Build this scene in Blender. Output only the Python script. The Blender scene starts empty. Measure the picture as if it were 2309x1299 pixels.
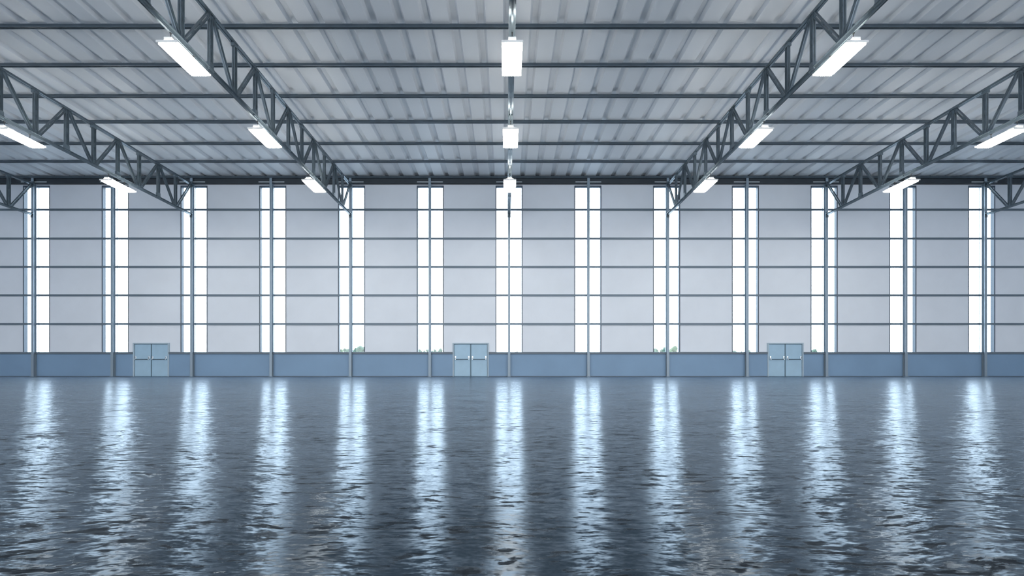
import bpy, bmesh, math, random
from mathutils import Vector, Matrix, noise
random.seed(7)
S = bpy.context.scene
COL = S.collection

# ------------------------------------------------------------------ sizes (metres; x right, y away, z up)
W, H = 2309, 1299
F = 917.0               # focal length in pixels
VX, VY = 1142.0, 822.0  # principal point in the frame
CAMX, CAMZ = -0.18, 0.82
YW = 27.8               # inner face of the far wall
BAY = 5.385             # column spacing
SLOPE = 0.025           # the roof rises towards the viewer
ROOF_Z = 13.64          # underside of roof sheet at the far wall
HALF = BAY * 8.0        # half width of the hall
YOPEN = -7.0            # open front edge of the hall

# ------------------------------------------------------------------ materials
def new_mat(name):
    m = bpy.data.materials.new(name); m.use_nodes = True
    nt = m.node_tree
    return m, nt, nt.nodes['Principled BSDF']

def plain(name, col, rough=.5, metal=0., spec=.5, mottle=0., mscale=2., bump=0., bscale=30.):
    m, nt, p = new_mat(name)
    p.inputs['Base Color'].default_value = (*col, 1)
    p.inputs['Roughness'].default_value = rough
    p.inputs['Metallic'].default_value = metal
    p.inputs['Specular IOR Level'].default_value = spec
    tc = nt.nodes.new('ShaderNodeTexCoord')
    if mottle:
        n = nt.nodes.new('ShaderNodeTexNoise'); n.inputs['Scale'].default_value = mscale
        n.inputs['Detail'].default_value = 6
        nt.links.new(tc.outputs['Object'], n.inputs['Vector'])
        r = nt.nodes.new('ShaderNodeValToRGB')
        a = tuple(c * (1 - mottle) for c in col); b = tuple(min(1, c * (1 + mottle)) for c in col)
        r.color_ramp.elements[0].color = (*a, 1); r.color_ramp.elements[0].position = .3
        r.color_ramp.elements[1].color = (*b, 1); r.color_ramp.elements[1].position = .7
        nt.links.new(n.outputs['Fac'], r.inputs['Fac']); nt.links.new(r.outputs['Color'], p.inputs['Base Color'])
    if bump:
        n2 = nt.nodes.new('ShaderNodeTexNoise'); n2.inputs['Scale'].default_value = bscale
        n2.inputs['Detail'].default_value = 4
        nt.links.new(tc.outputs['Object'], n2.inputs['Vector'])
        bp = nt.nodes.new('ShaderNodeBump'); bp.inputs['Strength'].default_value = 1
        bp.inputs['Distance'].default_value = bump
        nt.links.new(n2.outputs['Fac'], bp.inputs['Height']); nt.links.new(bp.outputs['Normal'], p.inputs['Normal'])
    return m

M = {}
M['wall'] = plain('white_wall_panel', (.76, .80, .85), .55, mottle=.025, mscale=.7)
M['side'] = plain('side_wall_panel', (.70, .74, .80), .6, mottle=.03, mscale=.5)
M['dado'] = plain('blue_dado_panel', (.205, .325, .47), .5, mottle=.05, mscale=.5)
M['cap'] = plain('grey_cap_rail', (.13, .165, .20), .45)
M['roof'] = plain('pale_roof_sheet', (.71, .74, .775), .42, mottle=.03, mscale=.4)
M['steel'] = plain('grey_painted_steel', (.15, .19, .22), .32, metal=.35, mottle=.15, mscale=3)
M['chord'] = plain('grey_chord_steel', (.15, .19, .22), .26, metal=.5, mottle=.12, mscale=3)
M['purlin'] = plain('dark_purlin_steel', (.095, .125, .15), .35, metal=.4, mottle=.1, mscale=2)
M['eave'] = plain('shade_black_eave_steel', (.035, .045, .055), .5)  # shade under the roof edge is put into this near-black colour
M['rail'] = plain('girt_steel', (.135, .18, .22), .4, metal=.2)
M['column'] = plain('column_steel', (.28, .35, .41), .4, metal=.2)
M['frame'] = plain('window_frame_grey', (.06, .085, .115), .45)
M['plate'] = plain('pale_mullion_and_light_slit', (.55, .60, .63), .5)  # mullion colour, also painted light for the slits above the windows
M['door'] = plain('pale_blue_door_paint', (.36, .53, .66), .4, mottle=.04, mscale=2)
M['dframe'] = plain('door_frame_paint', (.40, .50, .57), .4)
M['seam'] = plain('dark_door_seam', (.10, .17, .22), .5)
M['chrome'] = plain('chrome', (.75, .78, .80), .18, metal=1)
M['bar'] = plain('dark_push_bar', (.10, .15, .19), .35, metal=.5)
M['housing'] = plain('white_lamp_housing', (.80, .80, .78), .4)
M['wire'] = plain('dark_rod', (.06, .06, .06), .4, metal=.6)
M['bark'] = plain('bark', (.10, .08, .06), .9)
M['leaf'] = plain('green_leaves', (.052, .105, .065), .7, mottle=.35, mscale=1.5)
M['leaf2'] = plain('pale_green_leaves', (.075, .13, .06), .7, mottle=.35, mscale=1.5)
M['ground'] = plain('pale_gravel_ground', (.42, .43, .44), .9, mottle=.1, mscale=.3)

def glass_mat():
    m = bpy.data.materials.new('clear_glass'); m.use_nodes = True
    nt = m.node_tree; nt.nodes.clear()
    o = nt.nodes.new('ShaderNodeOutputMaterial'); mx = nt.nodes.new('ShaderNodeMixShader')
    t = nt.nodes.new('ShaderNodeBsdfTransparent'); g = nt.nodes.new('ShaderNodeBsdfGlossy')
    t.inputs['Color'].default_value = (.93, .98, 1, 1)
    g.inputs['Roughness'].default_value = .02
    mx.inputs[0].default_value = .06
    nt.links.new(t.outputs[0], mx.inputs[1]); nt.links.new(g.outputs[0], mx.inputs[2]); nt.links.new(mx.outputs[0], o.inputs[0])
    return m
M['glass'] = glass_mat()

LAMP = 38.0
def lens_mat():
    m, nt, p = new_mat('glowing_led_lens')
    p.inputs['Base Color'].default_value = (.9, .9, .9, 1)
    p.inputs['Emission Color'].default_value = (1, .965, .90, 1)
    p.inputs['Emission Strength'].default_value = LAMP
    return m
M['lens'] = lens_mat()

def floor_mat():
    m, nt, p = new_mat('polished_rippled_concrete')
    L = nt.links.new
    def node(t, **k):
        n = nt.nodes.new(t)
        for a, b in k.items(): setattr(n, a, b)
        return n
    tc = node('ShaderNodeTexCoord')
    # slow domain warp so the trowel ripples do not run dead straight
    wn = node('ShaderNodeTexNoise'); wn.inputs['Scale'].default_value = .6; wn.inputs['Detail'].default_value = 2
    L(tc.outputs['Object'], wn.inputs['Vector'])
    ws = node('ShaderNodeVectorMath', operation='MULTIPLY_ADD')
    ws.inputs[1].default_value = (.5, .5, 0)
    L(wn.outputs['Color'], ws.inputs[0]); L(tc.outputs['Object'], ws.inputs[2])
    def ripple(sx, sy, detail, rough, rot=0., color=False):
        mp = node('ShaderNodeMapping'); mp.inputs['Scale'].default_value = (sx, sy, 1)
        mp.inputs['Rotation'].default_value = (0, 0, rot)
        L(ws.outputs[0], mp.inputs['Vector'])
        n = node('ShaderNodeTexNoise'); n.inputs['Scale'].default_value = 1
        n.inputs['Detail'].default_value = detail; n.inputs['Roughness'].default_value = rough
        L(mp.outputs[0], n.inputs['Vector'])
        return n.outputs['Color' if color else 'Fac']
    def slope(out, ax, ay):
        v = node('ShaderNodeVectorMath', operation='MULTIPLY_ADD')
        v.inputs[1].default_value = (ax, ay, 0); v.inputs[2].default_value = (-ax/2, -ay/2, 0)
        L(out, v.inputs[0]); return v.outputs[0]
    def add(a, c):
        v = node('ShaderNodeVectorMath', operation='ADD'); L(a, v.inputs[0])
        if isinstance(c, tuple): v.inputs[1].default_value = c
        else: L(c, v.inputs[1])
        return v.outputs[0]
    # uneven skim of the surface: small tilts, mostly towards / away along y
    s1 = slope(ripple(.5, 2.0, 3, .5, color=True), .015, .08)
    s2 = slope(ripple(2.6, 10, 4, .6, .06, color=True), .03, .24)
    s3 = slope(ripple(11, 36, 3, .6, -.08, color=True), .05, .44)
    s4 = slope(ripple(30, 85, 2, .6, .10, color=True), .07, .30)
    tot = add(add(add(add(s1, s2), s3), s4), (0., 0., 1.))
    nz = node('ShaderNodeVectorMath', operation='NORMALIZE'); L(tot, nz.inputs[0])
    nrm = nz.outputs[0]
    # dull worn pits: thin dark flecks, and fewer, longer scuffs
    def ramp(src, a, c, ca=(0, 0, 0, 1), cb=(1, 1, 1, 1)):
        r = node('ShaderNodeValToRGB'); e = r.color_ramp.elements
        e[0].position = a; e[1].position = c; e[0].color = ca; e[1].color = cb
        L(src, r.inputs['Fac']); return r.outputs['Color']
    def math2(op, a, c):
        v = node('ShaderNodeMath', operation=op); L(a, v.inputs[0])
        if isinstance(c, float): v.inputs[1].default_value = c
        else: L(c, v.inputs[1])
        return v.outputs[0]
    zone = math2('MULTIPLY', ripple(.8, 1.7, 4, .6), .42)
    fleck = ramp(math2('ADD', ripple(6, 19, 4, .6, .08), zone), .775, .825)
    scuff = ramp(math2('ADD', ripple(1.9, 8.5, 5, .6, -.04), math2('MULTIPLY', zone, .6)), .745, .79)
    worn = math2('MAXIMUM', fleck, math2('MULTIPLY', scuff, .75))
    tone = ramp(ripple(.25, .5, 4, .6), .3, .7, (.009, .017, .025, 1), (.020, .032, .045, 1))
    mx = node('ShaderNodeMix', data_type='RGBA'); mx.inputs['B'].default_value = (.009, .011, .014, 1)
    L(worn, mx.inputs['Factor']); L(tone, mx.inputs['A'])
    L(mx.outputs['Result'], p.inputs['Base Color'])
    p.inputs['Specular IOR Level'].default_value = 0; p.inputs['Roughness'].default_value = .8; p.inputs['IOR'].default_value = 1.0
    gl = node('ShaderNodeBsdfAnisotropic', distribution='BECKMANN'); gl.inputs['Color'].default_value = (.77, .885, 1, 1)
    gr = node('ShaderNodeMapRange'); gr.inputs['To Min'].default_value = .18; gr.inputs['To Max'].default_value = .42
    L(worn, gr.inputs['Value']); L(gr.outputs[0], gl.inputs['Roughness']); L(nrm, gl.inputs['Normal'])
    # a second, hazier lobe from the unpolished grain of the slab
    g2 = node('ShaderNodeBsdfAnisotropic', distribution='GGX'); g2.inputs['Color'].default_value = (.77, .885, 1, 1)
    g2.inputs['Roughness'].default_value = .52; L(nrm, g2.inputs['Normal'])
    gm = node('ShaderNodeMixShader'); gm.inputs[0].default_value = .30
    L(gl.outputs[0], gm.inputs[1]); L(g2.outputs[0], gm.inputs[2])
    fr = node('ShaderNodeFresnel'); fr.inputs['IOR'].default_value = 1.75; L(nrm, fr.inputs['Normal'])
    k = node('ShaderNodeMapRange'); k.inputs['To Min'].default_value = .62; k.inputs['To Max'].default_value = .17
    L(worn, k.inputs['Value'])
    fac = math2('MULTIPLY', fr.outputs[0], k.outputs[0])
    ms = node('ShaderNodeMixShader'); L(fac, ms.inputs[0]); L(p.outputs[0], ms.inputs[1]); L(gm.outputs[0], ms.inputs[2])
    L(ms.outputs[0], nt.nodes['Material Output'].inputs['Surface'])
    return m
M['floor'] = floor_mat()

# ------------------------------------------------------------------ mesh helpers
class MB:
    def __init__(self): self.bm = bmesh.new()
    def prism(self, pts, a, b, axis):
        """polygon in the two other axes, extruded from a to b along axis"""
        def mk(u, v, w):
            return {'x': (w, u, v), 'y': (u, w, v), 'z': (u, v, w)}[axis]
        A = [self.bm.verts.new(mk(u, v, a)) for u, v in pts]
        B = [self.bm.verts.new(mk(u, v, b)) for u, v in pts]
        self.bm.faces.new(A); self.bm.faces.new(B[::-1])
        n = len(pts)
        for i in range(n): self.bm.faces.new((A[i], B[i], B[(i+1) % n], A[(i+1) % n]))
        return A + B
    def box(self, x0, x1, y0, y1, z0, z1):
        return self.prism([(x0, y0), (x1, y0), (x1, y1), (x0, y1)], z0, z1, 'z')
    def bar(self, p, q, w, h, up=(1, 0, 0), off=(0, 0)):
        """box from p to q; w across along 'up' axis, h along the third axis"""
        p, q = Vector(p), Vector(q); d = (q - p); ln = d.length; d.normalize()
        u = Vector(up); u = (u - d * u.dot(d)).normalized(); v = d.cross(u)
        vs = self.box(off[0]-w/2, off[0]+w/2, off[1]-h/2, off[1]+h/2, 0, ln)
        mt = Matrix(((u.x, v.x, d.x, p.x), (u.y, v.y, d.y, p.y), (u.z, v.z, d.z, p.z), (0, 0, 0, 1)))
        for w_ in vs: w_.co = mt @ w_.co
    def tube(self, p, q, r, n=10):
        p, q = Vector(p), Vector(q); d = q - p
        rot = d.to_track_quat('Z', 'Y').to_matrix().to_4x4()
        res = bmesh.ops.create_cone(self.bm, cap_ends=True, segments=n, radius1=r, radius2=r, depth=d.length,
                                    matrix=Matrix.Translation((p+q)/2) @ rot)
    def build(self, name, mat, parent=None, bevel=0., loc=None):
        bmesh.ops.recalc_face_normals(self.bm, faces=self.bm.faces[:])
        me = bpy.data.meshes.new(name); self.bm.to_mesh(me); self.bm.free()
        me.materials.append(M[mat])
        o = bpy.data.objects.new(name, me); COL.objects.link(o)
        if parent: o.parent = parent
        if loc: o.location = loc
        if bevel:
            b = o.modifiers.new('bevel', 'BEVEL'); b.width = bevel; b.segments = 2; b.limit_method = 'ANGLE'
        return o

def empty(name, loc=(0, 0, 0)):
    o = bpy.data.objects.new(name, None); o.empty_display_size = .2
    COL.objects.link(o); o.location = loc; return o
def tag(o, label, cat, group=None):
    o['label'] = label; o['category'] = cat
    if group: o['group'] = group
    return o
def struct(o, label=None):
    o['kind'] = 'structure'
    if label: o['label'] = label
    return o
def copy_tree(o, parent=None):
    c = o.copy(); COL.objects.link(c); c.parent = parent
    for ch in list(o.children): copy_tree(ch, c)
    return c

# ------------------------------------------------------------------ openings in the far wall
WIN = [n * BAY for n in range(-7, 8)]
WX = [x for x in WIN]
WHW = .925; WZ0 = 1.62; WZ1 = 13.05
DOORS = [-24.42, -2.62, 18.85]; DHW = 1.23; DZ = 2.30
T = .22

# floor, ceiling, walls, ground
b = MB(); b.box(-HALF, HALF, YOPEN - 4, YW + T, -.2, 0); struct(b.build('floor', 'floor'))
b = MB(); b.box(-400, 400, -200, 400, -.4, -.22); struct(b.build('ground', 'ground'))

b = MB()
edges = [-HALF]
for x in WX: edges += [x - WHW, x + WHW]
edges.append(HALF)
for i in range(0, len(edges), 2):
    x0, x1 = edges[i], edges[i+1]
    ds = [d for d in DOORS if x0 < d < x1]
    z0 = 0
    if ds:
        d = ds[0]
        b.box(x0, d - DHW, YW, YW + T, 0, 13.12); b.box(d + DHW, x1, YW, YW + T, 0, 13.12)
        b.box(d - DHW, d + DHW, YW, YW + T, DZ, 13.12)
    else:
        b.box(x0, x1, YW, YW + T, 0, 13.12)
for x in WX:
    b.box(x - WHW, x + WHW, YW, YW + T, 0, WZ0); b.box(x - WHW, x + WHW, YW, YW + T, WZ1, 13.12)
struct(b.build('wall_back', 'wall'))
b = MB(); b.box(-HALF, HALF, YW + .02, YW + T, 13.12, 13.8); struct(b.build('wall_back_top', 'eave'))
b = MB(); b.box(-HALF - T, -HALF, YOPEN, YW + T, -.2, 14.6); struct(b.build('wall_left', 'side'))
b = MB(); b.box(HALF, HALF + T, YOPEN, YW + T, -.2, 14.6); struct(b.build('wall_right', 'side'))

# blue dado panels between the columns, then the cap rail along their top
def dado_spans(x0, x1):
    out = [(x0, x1)]
    for d in DOORS:
        n = []
        for a, c in out:
            if a < d < c: n += [(a, d - DHW), (d + DHW, c)]
            else: n.append((a, c))
        out = n
    return out
b = MB()
for a, c in dado_spans(-HALF, HALF): b.box(a, c, YW - .045, YW, 0, 1.54)
struct(b.build('wall_back_dado', 'dado'))
b = MB()
for a, c in dado_spans(-HALF, HALF):
    b.prism([(YW - .12, 1.54), (YW, 1.52), (YW, 1.675), (YW - .10, 1.675), (YW - .12, 1.66)], a, c, 'x')
struct(b.build('trim_1', 'cap', bevel=.006))
b = MB()
for a, c in dado_spans(-HALF, HALF): b.box(a, c, YW - .07, YW - .045, 0, .035)
struct(b.build('baseboard_back', 'cap'))

# roof sheet: flat pans with raised ribs every 1.03 m, running along y, sloped
PITCH = 1.03; RIB = .40; RT = .22; RH = .14
prof = []
x = -HALF - .1
while x < HALF:
    prof += [(x, 0), (x + PITCH - RIB, 0), (x + PITCH - (RIB+RT)/2, RH), (x + PITCH - (RIB-RT)/2, RH)]
    x += PITCH
prof.append((x, 0))
bm = bmesh.new()
ys = [YW + .4, YOPEN]
def rz(y): return ROOF_Z + SLOPE * (YW - y)
rows = [[bm.verts.new((px, y, rz(y) + pz)) for px, pz in prof] for y in ys]
for i in range(len(prof) - 1): bm.faces.new((rows[0][i], rows[0][i+1], rows[1][i+1], rows[1][i]))
bmesh.ops.recalc_face_normals(bm, faces=bm.faces[:])
me = bpy.data.meshes.new('ceiling'); bm.to_mesh(me); bm.free(); me.materials.append(M['roof'])
o = bpy.data.objects.new('ceiling', me); COL.objects.link(o); struct(o)
sm = o.modifiers.new('thickness', 'SOLIDIFY'); sm.thickness = .03; sm.offset = 0

# ------------------------------------------------------------------ windows
def make_window():
    r = empty('window_1')
    f = MB()
    y0, y1 = -.0, T - .0
    f.box(-WHW, -WHW + .07, y0, y1, WZ0, WZ1); f.box(WHW - .07, WHW, y0, y1, WZ0, WZ1)
    f.box(-WHW + .05, WHW - .05, y0, y1, WZ1 - .09, WZ1); f.box(-WHW + .05, WHW - .05, y0, y1, WZ0, WZ0 + .03)
    f.build('window_frame', 'frame', r, bevel=.004)
    m = MB(); m.box(-.018, .018, .12, .175, WZ0 + .03, WZ1 - .09); m.build('mullion', 'plate', r)
    for s in (-1, 1):
        g = MB(); x0, x1 = sorted((s * .018, s * (WHW - .07))); g.box(x0, x1, .14, .155, WZ0 + .03, WZ1 - .09)
        g.build('pane', 'glass', r)
    g = MB(); g.box(-WHW + .05, WHW - .05, -.165, -.155, 13.20, 13.26); g.build('light_slit_plate', 'plate', r)  # pale strip standing in for light showing through the eave gap
    return r
w0 = make_window()
for i, x in enumerate(WX):
    w = w0 if i == 0 else copy_tree(w0)
    w.name = 'window_%d' % (i + 1); w.location = (x, YW, 0); struct(w)

# ------------------------------------------------------------------ doors
def make_door():
    r = empty('door_1')
    f = MB(); fw = .085
    f.box(-DHW, -DHW + fw, -.09, .12, 0, DZ); f.box(DHW - fw, DHW, -.09, .12, 0, DZ)
    f.box(-DHW + fw, DHW - fw, -.09, .12, DZ - fw, DZ)
    f.build('door_frame', 'dframe', r, bevel=.012)
    s_ = MB(); s_.box(-DHW + fw, DHW - fw, .03, .10, 0, DZ - fw); s_.build('door_rebate', 'seam', r)
    lw = DHW - fw
    for s in (-1, 1):
        l = MB(); x0, x1 = sorted((s * .035, s * (lw - .02))); l.box(x0, x1, -.035, .03, .012, DZ - fw - .02)
        lf = l.build('door_leaf', 'door', r, bevel=.006)
        bar = MB(); xa, xb = x0 + .09, x1 - .09
        bar.tube((xa + .05, -.13, 1.175), (xb - .05, -.13, 1.175), .022)
        bar.build('push_bar', 'bar', lf)
        for xc in (xa, xb):
            k = MB()
            k.box(xc - .045, xc + .045, -.10, -.035, 1.20, 1.40)
            k.prism([(-.155, 1.15), (-.09, 1.13), (-.035, 1.20), (-.035, 1.30), (-.10, 1.30), (-.155, 1.21)], xc - .03, xc + .03, 'x')
            k.build('bar_bracket', 'chrome', lf, bevel=.012)
    m = MB(); m.box(-.033, .033, -.045, .03, .012, DZ - fw - .015); m.build('meeting_stile', 'seam', r)
    return r
d0 = make_door()
for i, x in enumerate(DOORS):
    d = d0 if i == 0 else copy_tree(d0)
    d.name = 'door_%d' % (i + 1); d.location = (x, YW, 0); struct(d)

# ------------------------------------------------------------------ columns against the far wall
def ordinal(n): return ['first','second','third','fourth','fifth','sixth','seventh','eighth','ninth','tenth','eleventh','twelfth','thirteenth'][n-1]
def make_column():
    r = empty('steel_column')
    cy = -.155 # centre of the section, off the wall face
    h = MB(); fw = .085
    h.box(-fw, fw, -.245, -.230, .02, 13.5)
    h.box(-.006, .006, -.230, -.080, .02, 13.5)
    h.box(-fw, fw, -.080, -.065, .02, 13.5)
    h.build('shaft', 'column', r)
    p = MB(); p.box(-.13, .13, -.29, -.075, 0, .02); p.build('base_plate', 'column', r, bevel=.003)
    return r
c0 = make_column()
col_lab = {
 -6: 'grey steel column at the far left end of the far wall, left of the left door',
 -5: 'grey steel column just left of the left double door',
 -4: 'grey steel column just right of the left double door, under a truss end',
 -3: 'grey steel column carrying no truss, two bays left of the middle door\'s left column',
 -2: 'grey steel column meeting the lamp-hung truss left of centre, green trees behind it',
 -1: 'grey steel column just left of the middle double door',
 0: 'grey steel column in the middle of the wall, below the truss seen end-on',
 1: 'grey steel column one bay right of the middle column, no truss above it',
 2: 'grey steel column meeting the lamp-hung truss right of centre',
 3: 'grey steel column just left of the right double door',
 4: 'grey steel column just right of the right double door, under a truss end',
 5: 'grey steel column with no truss, second from the right edge of the photo',
 6: 'grey steel column nearest the right edge of the photo'}
col_lab[-3] = 'grey steel column without a truss, next column right of the one beside the left door'
for i, n in enumerate(range(-6, 7)):
    c = c0 if i == 0 else copy_tree(c0)
    c.location = (n * BAY, YW, 0)
    tag(c, col_lab[n], 'column', 'steel columns along the far wall')

# ------------------------------------------------------------------ horizontal wall rails
zs = [3.58, 5.545, 7.485, 9.42, 11.39]
nm = ['lowest, just above the doors', 'second from the floor', 'middle one of the five', 'second from the roof', 'highest, level with the truss ends']
for z, t in zip(zs, nm):
    b = MB()
    pts = [(-.06, -.055), (0, -.055), (0, .055), (-.06, .055), (-.06, .035), (-.052, .035), (-.052, .047), (-.008, .047), (-.008, -.047), (-.06, -.047)]
    b.prism([(-.062, -.066), (0, -.066), (0, .066), (-.062, .066), (-.062, .03), (-.05, .03), (-.05, -.03), (-.062, -.03)], -HALF, HALF, 'x')
    o = b.build('wall_rail', 'rail', loc=(0, YW, z))
    tag(o, 'long grey horizontal steel rail across the far wall, ' + t, 'rail', 'horizontal rails on the far wall')

# eave members on top of the wall
b = MB(); b.box(-HALF, HALF, YW - .15, YW + .02, 13.15, 13.455)
tag(b.build('eave_beam', 'eave'), 'beam along the top of the far wall, roof-edge shade put into its black colour', 'beam')
b = MB()
b.prism([(YW - .27, 13.46), (YW + .02, 13.46), (YW + .02, 13.625), (YW - .20, 13.625), (YW - .20, 13.61), (YW - .255, 13.60)], -HALF, HALF, 'x')
tag(b.build('eave_rail', 'purlin'), 'grey channel resting on the eave beam where roof meets far wall', 'rail')

# ------------------------------------------------------------------ purlins
pl = ['nearest the far wall', 'second out from the far wall', 'third out from the far wall', 'fourth out from the far wall, in front of the middle lamps',
      'fifth out from the far wall', 'sixth out from the far wall, crossing the front lamps', 'closest to the viewer, at the top of the photo', 'out of view above']
pl = pl[:7]
py = [25.65, 23.65, 21.62, 19.62, 17.66, 15.70]
pl = ['nearest the far wall', 'second out from the far wall', 'third out, passing behind the middle lamps', 'fourth out, just before the middle lamps',
      'crossing behind the front lamps', 'closest to the viewer, above the front lamps']
for k, y in enumerate(py + [13.7, 11.7]):
    b = MB(); z = rz(y) - .003
    # channel open downwards: front web, dark slot, rear web with a small outward lip
    b.prism([(-.05, 0), (.05, 0), (.05, -.115), (.075, -.115), (.075, -.125), (.035, -.125), (.035, -.012), (-.035, -.012), (-.035, -.105), (-.02, -.105), (-.02, -.125), (-.05, -.125)], -HALF, HALF, 'x')
    o = b.build('roof_purlin', 'purlin', loc=(0, y, z))
    if k < 6: tag(o, 'dark steel purlin across the ceiling, ' + pl[k], 'purlin', 'purlins under the roof')
    else: tag(o, 'dark steel purlin across the ceiling above the top edge of the photo', 'purlin', 'purlins overhead, before the frame')

# ------------------------------------------------------------------ trusses
HP = 1.301; NH = 15
def zt(y): return 13.06 + SLOPE * (YW - y)   # top chord axis
def zb(y): return 10.97 + SLOPE * (YW - y)   # bottom chord axis
Y0 = YW - .25
def node_y(i): return Y0 - HP * i
def slotted(bld, p, q, w=.115, h=.15, slot=.42, gap=.20):
    """pair of flats joined by battens, leaving long slots, with a back flange"""
    p, q = Vector(p), Vector(q); ln = (q - p).length; d = (q - p) / ln
    sw = .036
    bw = (h - sw) / 2
    for s in (-1, 1):
        bld.bar(p, q, .05, bw, off=(0, s * (sw/2 + bw/2)))
        bld.bar(p, q, w, .012, off=(0, s * (h/2 - .006)))
    t = gap
    n = max(1, int((ln - .3) / (slot + gap))); st = (ln - gap) / n
    for i in range(n + 1):
        a = i * st
        bld.bar(p + d * a, p + d * min(ln, a + gap), .042, sw, off=(0, 0))
def make_truss():
    r = empty('roof_truss')
    yE = node_y(NH) - .3
    for nmx, zf, y_end in (('top_chord', zt, YW - .245), ('bottom_chord', zb, YW - .245)):
        b = MB(); p, q = (0, yE, zf(yE)), (0, y_end, zf(y_end))
        sg = 1 if nmx == 'top_chord' else -1
        # two angles back to back: vertical legs with a groove between, horizontal legs outwards
        for s in (-1, 1):
            b.bar(p, q, .014, .14, off=(s * .022, 0))
            b.bar(p, q, .075, .014, off=(s * .0665, sg * .063))
        b.bar(p, q, .03, .10, off=(0, sg * -.005))
        b.build(nmx, 'chord', r)
    for i in range(1, NH + 1):
        y = node_y(i); top = (i % 2 == 0)
        b = MB(); slotted(b, (0, y, zb(y) + .06), (0, y, zt(y) - .06)); v = b.build('upright', 'steel', r)
        k = MB()
        if top:
            z = zb(y)
            k.box(-.07, .07, y - .14, y + .11, z + .0, z + .13); k.box(-.062, .062, y - .10, y + .095, z + .13, z + .30)
        else:
            z = zt(y)
            k.box(-.07, .07, y - .12, y + .10, z - .20, z - .03)
        k.build('bracket', 'steel', v)
    for i in range(0, NH):
        ya, yb = node_y(i), node_y(i + 1)
        if i % 2 == 0: p, q = (0, ya - .06, zt(ya) - .07), (0, yb + .10, zb(yb) + .06)
        else: p, q = (0, ya - .10, zb(ya) + .06), (0, yb + .10, zt(yb) - .07)
        b = MB(); slotted(b, p, q, w=.10, h=.13); b.build('diagonal', 'steel', r)
    for z in (zb(YW), zt(YW)):
        b = MB(); b.box(-.10, .10, YW - .262, YW - .2455, z - .19, z + .17)
        b.build('end_plate', 'chord', r)
    return r
t0 = make_truss()
tl = {-3: 'grey roof truss at the left edge of the photo, only its wall end showing',
      -2: 'grey lattice roof truss on the left, meeting the wall right of the left door',
      -1: 'long grey lattice roof truss left of centre, running up out of the top edge',
      0: 'grey roof truss in the middle, seen end-on as a narrow vertical strip above lamps',
      1: 'long grey lattice roof truss right of centre, running up out of the top edge',
      2: 'grey lattice roof truss on the right, meeting the wall past the right double door',
      3: 'grey roof truss at the right edge of the photo, only its wall end showing'}
for i, n in enumerate(range(-3, 4)):
    t = t0 if i == 0 else copy_tree(t0)
    t.location = (n * 2 * BAY, 0, 0)
    tag(t, tl[n], 'roof truss', 'steel trusses carrying the roof')

# ------------------------------------------------------------------ lamps
LY = [13.40, 17.87, 22.4]; LL = 1.42
def make_lamp():
    r = empty('hanging_lamp')      # origin on the underside of the truss chord, z down
    h = LL / 2; z0 = -.44
    b = MB()
    # wide lens, chamfered at the sides and at both ends
    zc = [(z0, .285, 0.05), (z0 + .03, .325, .0), (z0 + .075, .325, .0), (z0 + .12, .26, .05)]
    rings = []
    for z, hw, inset in zc:
        c = .07
        L = h - inset
        rings.append([b.bm.verts.new(v) for v in ((-hw + c, -L, z), (hw - c, -L, z), (hw, -L + c, z), (hw, L - c, z), (hw - c, L, z), (-hw + c, L, z), (-hw, L - c, z), (-hw, -L + c, z))])
    b.bm.faces.new(rings[0]); b.bm.faces.new(rings[-1][::-1])
    for a, c in zip(rings, rings[1:]):
        for i in range(8): b.bm.faces.new((a[i], a[(i+1) % 8], c[(i+1) % 8], c[i]))
    b.build('lens', 'lens', r)
    g = MB()
    g.prism([(-.24, z0 + .12), (.24, z0 + .12), (.19, z0 + .165), (-.19, z0 + .165)], -h + .07, h - .07, 'y')
    hs = g.build('housing', 'housing', r, bevel=.008)
    e = MB(); e.box(-.12, .12, -h + .02, -h + .42, z0 + .13, z0 + .235); e.build('driver_box', 'housing', r, bevel=.01)
    for s in (-1, 1):
        e = MB(); e.box(-.335, .335, min(s*h, s*(h+.02)), max(s*h, s*(h+.02)), z0 + .03, z0 + .10)
        e.build('end_cap', 'housing', r, bevel=.004)
    e = MB()
    for k in range(7):
        xk = -.24 + .08 * k
        bmesh.ops.create_icosphere(e.bm, subdivisions=1, radius=.02, matrix=Matrix.Translation((xk, h - .03, z0 + .005)))
    e.build('lens_studs', 'housing', r)
    for yy in (-h + .14, h - .35):
        t = MB(); t.tube((0, yy, z0 + .16), (0, yy, -.0), .010, 8)
        t.tube((-.02, yy, -.0), (.02, yy, -.0), .03, 10)
        t.build('hanger_rod', 'wire', r)
    return r
l0 = make_lamp()
first = True
row = {0: 'frontmost', 1: 'middle-depth', 2: 'rearmost'}
where = {-2: 'below the far-left roof truss', -1: 'below the truss left of centre', 0: 'below the central truss',
         1: 'below the truss right of centre', 2: 'below the far-right roof truss'}
for n in range(-2, 3):
    for j, y in enumerate(LY):
        if abs(n) == 2 and j == 0: continue
        o = l0 if first else copy_tree(l0); first = False
        o.location = (n * 2 * BAY, y, zb(y) - .075)
        o.rotation_euler.x = -math.atan(SLOPE)
        if abs(n) == 2: rr = 'nearer' if j == 1 else 'farther'; lab = 'glowing white lamp hanging %s, %s of its two' % (where[n], rr)
        else: lab = 'glowing white lamp hanging %s, %s of its three' % (where[n], row[j])
        tag(o, lab, 'lamp', 'glowing lamps hung below the trusses')

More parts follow.
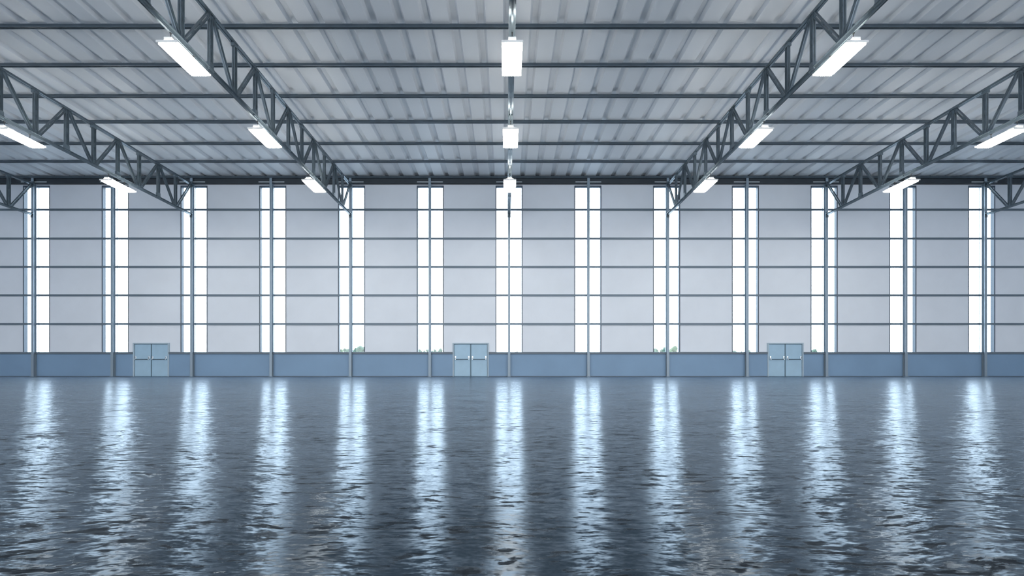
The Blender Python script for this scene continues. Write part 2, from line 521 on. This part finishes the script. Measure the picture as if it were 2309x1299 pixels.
# ------------------------------------------------------------------ trees outside
def make_tree(px, top, wpx, Y, mat, seed, label):
    rnd = random.Random(seed)
    X = CAMX + (px - VX) / F * Y; Z = CAMZ + (VY - top) / F * Y; R = wpx / 2 / F * Y
    g = -.22
    r = empty('tree', (X, Y, g)); Hh = Z - g
    t = MB(); bm = t.bm
    segs = []
    for k in range(5):
        f = k / 4; rad = .18 * (1 - .6 * f) * Hh / 6
        segs.append([bm.verts.new((math.cos(a) * rad + .1 * math.sin(2*f), math.sin(a) * rad, f * Hh * .6)) for a in [i * math.pi / 4 for i in range(8)]])
    for a, c in zip(segs, segs[1:]):
        for i in range(8): bm.faces.new((a[i], a[(i+1) % 8], c[(i+1) % 8], c[i]))
    bm.faces.new(segs[0]); bm.faces.new(segs[-1])
    for k in range(4):
        an = k * 1.6 + seed; t.tube((0, 0, Hh * .35), (math.cos(an) * R * .5, math.sin(an) * R * .5, Hh * .62), .05)
    t.build('trunk', 'bark', r)
    c = MB()
    for k in range(14):
        an = rnd.uniform(0, 6.28); rr = R * .62 * math.sqrt(rnd.random()); zz = rnd.uniform(.30, .80) * Hh
        rr *= 1.15 - .6 * abs(zz / Hh - .5)
        s = R * rnd.uniform(.32, .48)
        if zz + s > Hh: zz = Hh - s
        ret = bmesh.ops.create_icosphere(c.bm, subdivisions=3, radius=s, matrix=Matrix.Translation((rr*math.cos(an), rr*math.sin(an), zz)))
        cen = Vector((rr*math.cos(an), rr*math.sin(an), zz))
        for v in ret['verts']:
            n = noise.noise(v.co * 2.6) * .38 + noise.noise(v.co * 7) * .2
            v.co = cen + (v.co - cen) * (1 + n)
    mxz = max(v.co.z for v in c.bm.verts)
    for v in c.bm.verts: v.co.z *= Hh / mxz
    c.build('crown', mat, r)
    tag(r, label, 'tree', 'trees outside beyond the windows')
trees = [
 (768, 787, 22, 118, 'leaf2', 'low green tree at the left edge of the window under the left-of-centre truss'),
 (781, 785, 22, 128, 'leaf', 'green tree touching the left side of the column under the left-of-centre truss'),
 (801, 784, 20, 124, 'leaf', 'green tree touching the right side of the column under the left-of-centre truss'),
 (815, 779, 22, 116, 'leaf', 'tallest green tree at the right edge of the window under the left-of-centre truss'),
 (947, 787, 20, 125, 'leaf', 'green tree in the left pane of the window left of the middle door'),
 (961, 787.5, 16, 133, 'leaf', 'low tree hugging the left of the column beside the middle door'),
 (977, 787, 18, 130, 'leaf', 'low tree just right of the column beside the middle door'),
 (992, 785, 20, 122, 'leaf', 'green tree at the right edge of the window left of the middle door'),
 (1164, 792, 10, 140, 'leaf', 'tiny treetop at the sill of the middle window'),
 (1480, 785, 24, 122, 'leaf', 'green tree at the left edge of the window under the right-of-centre truss'),
 (1495, 783, 20, 130, 'leaf', 'green tree touching the left side of the column under the right-of-centre truss'),
 (1516, 780, 28, 118, 'leaf2', 'round green tree in the right pane of the window under the right-of-centre truss'),
 (1657, 790, 14, 140, 'leaf', 'small distant treetop left in the window before the right door'),
 (1672, 792, 16, 145, 'leaf', 'faint low treetop touching the left of the column before the right door'),
 (1692, 789, 14, 138, 'leaf', 'small pointed treetop right of the column before the right door'),
 (1836, 787, 18, 132, 'leaf', 'small tree in the window right of the right double door')]
for i, (px, top, wp, Y, mt, lab) in enumerate(trees): make_tree(px, top, wp, Y, mt, i + 3, lab)

# ------------------------------------------------------------------ sky light
w = bpy.data.worlds.new('sky'); S.world = w; w.use_nodes = True
nt = w.node_tree; bg = nt.nodes['Background']
tc = nt.nodes.new('ShaderNodeTexCoord'); sp = nt.nodes.new('ShaderNodeSeparateXYZ'); nt.links.new(tc.outputs['Generated'], sp.inputs[0])
mr = nt.nodes.new('ShaderNodeMapRange'); mr.inputs['From Min'].default_value = -.4; mr.inputs['From Max'].default_value = .5
mr.inputs['To Min'].default_value = 2.85    # sky behind the viewer
mr.inputs['To Max'].default_value = 9.0    # bright haze beyond the windows
nt.links.new(sp.outputs['Y'], mr.inputs['Value']); nt.links.new(mr.outputs[0], bg.inputs['Strength'])
cr = nt.nodes.new('ShaderNodeValToRGB')
cr.color_ramp.elements[0].color = (.95, .97, 1, 1); cr.color_ramp.elements[1].color = (.72, .84, 1, 1)
nt.links.new(sp.outputs['Z'], cr.inputs['Fac']); nt.links.new(cr.outputs['Color'], bg.inputs['Color'])

# ------------------------------------------------------------------ camera
cam = bpy.data.cameras.new('camera'); co = bpy.data.objects.new('camera', cam); COL.objects.link(co)
co.location = (CAMX, 0, CAMZ); co.rotation_euler = (math.pi / 2, 0, 0)
cam.sensor_fit = 'HORIZONTAL'; cam.sensor_width = 36; cam.lens = 36 * F / W
cam.shift_x = (W / 2 - VX) / W; cam.shift_y = (VY - H / 2) / W
cam.clip_end = 2000
S.camera = co
S.view_settings.view_transform = 'Standard'; S.view_settings.look = 'None'
S.view_settings.gamma = 1; S.view_settings.use_curve_mapping = False
S.view_settings.exposure = 0.0
S.cycles.max_bounces = 8; S.cycles.diffuse_bounces = 5; S.cycles.transparent_max_bounces = 16
S.cycles.use_denoising = True
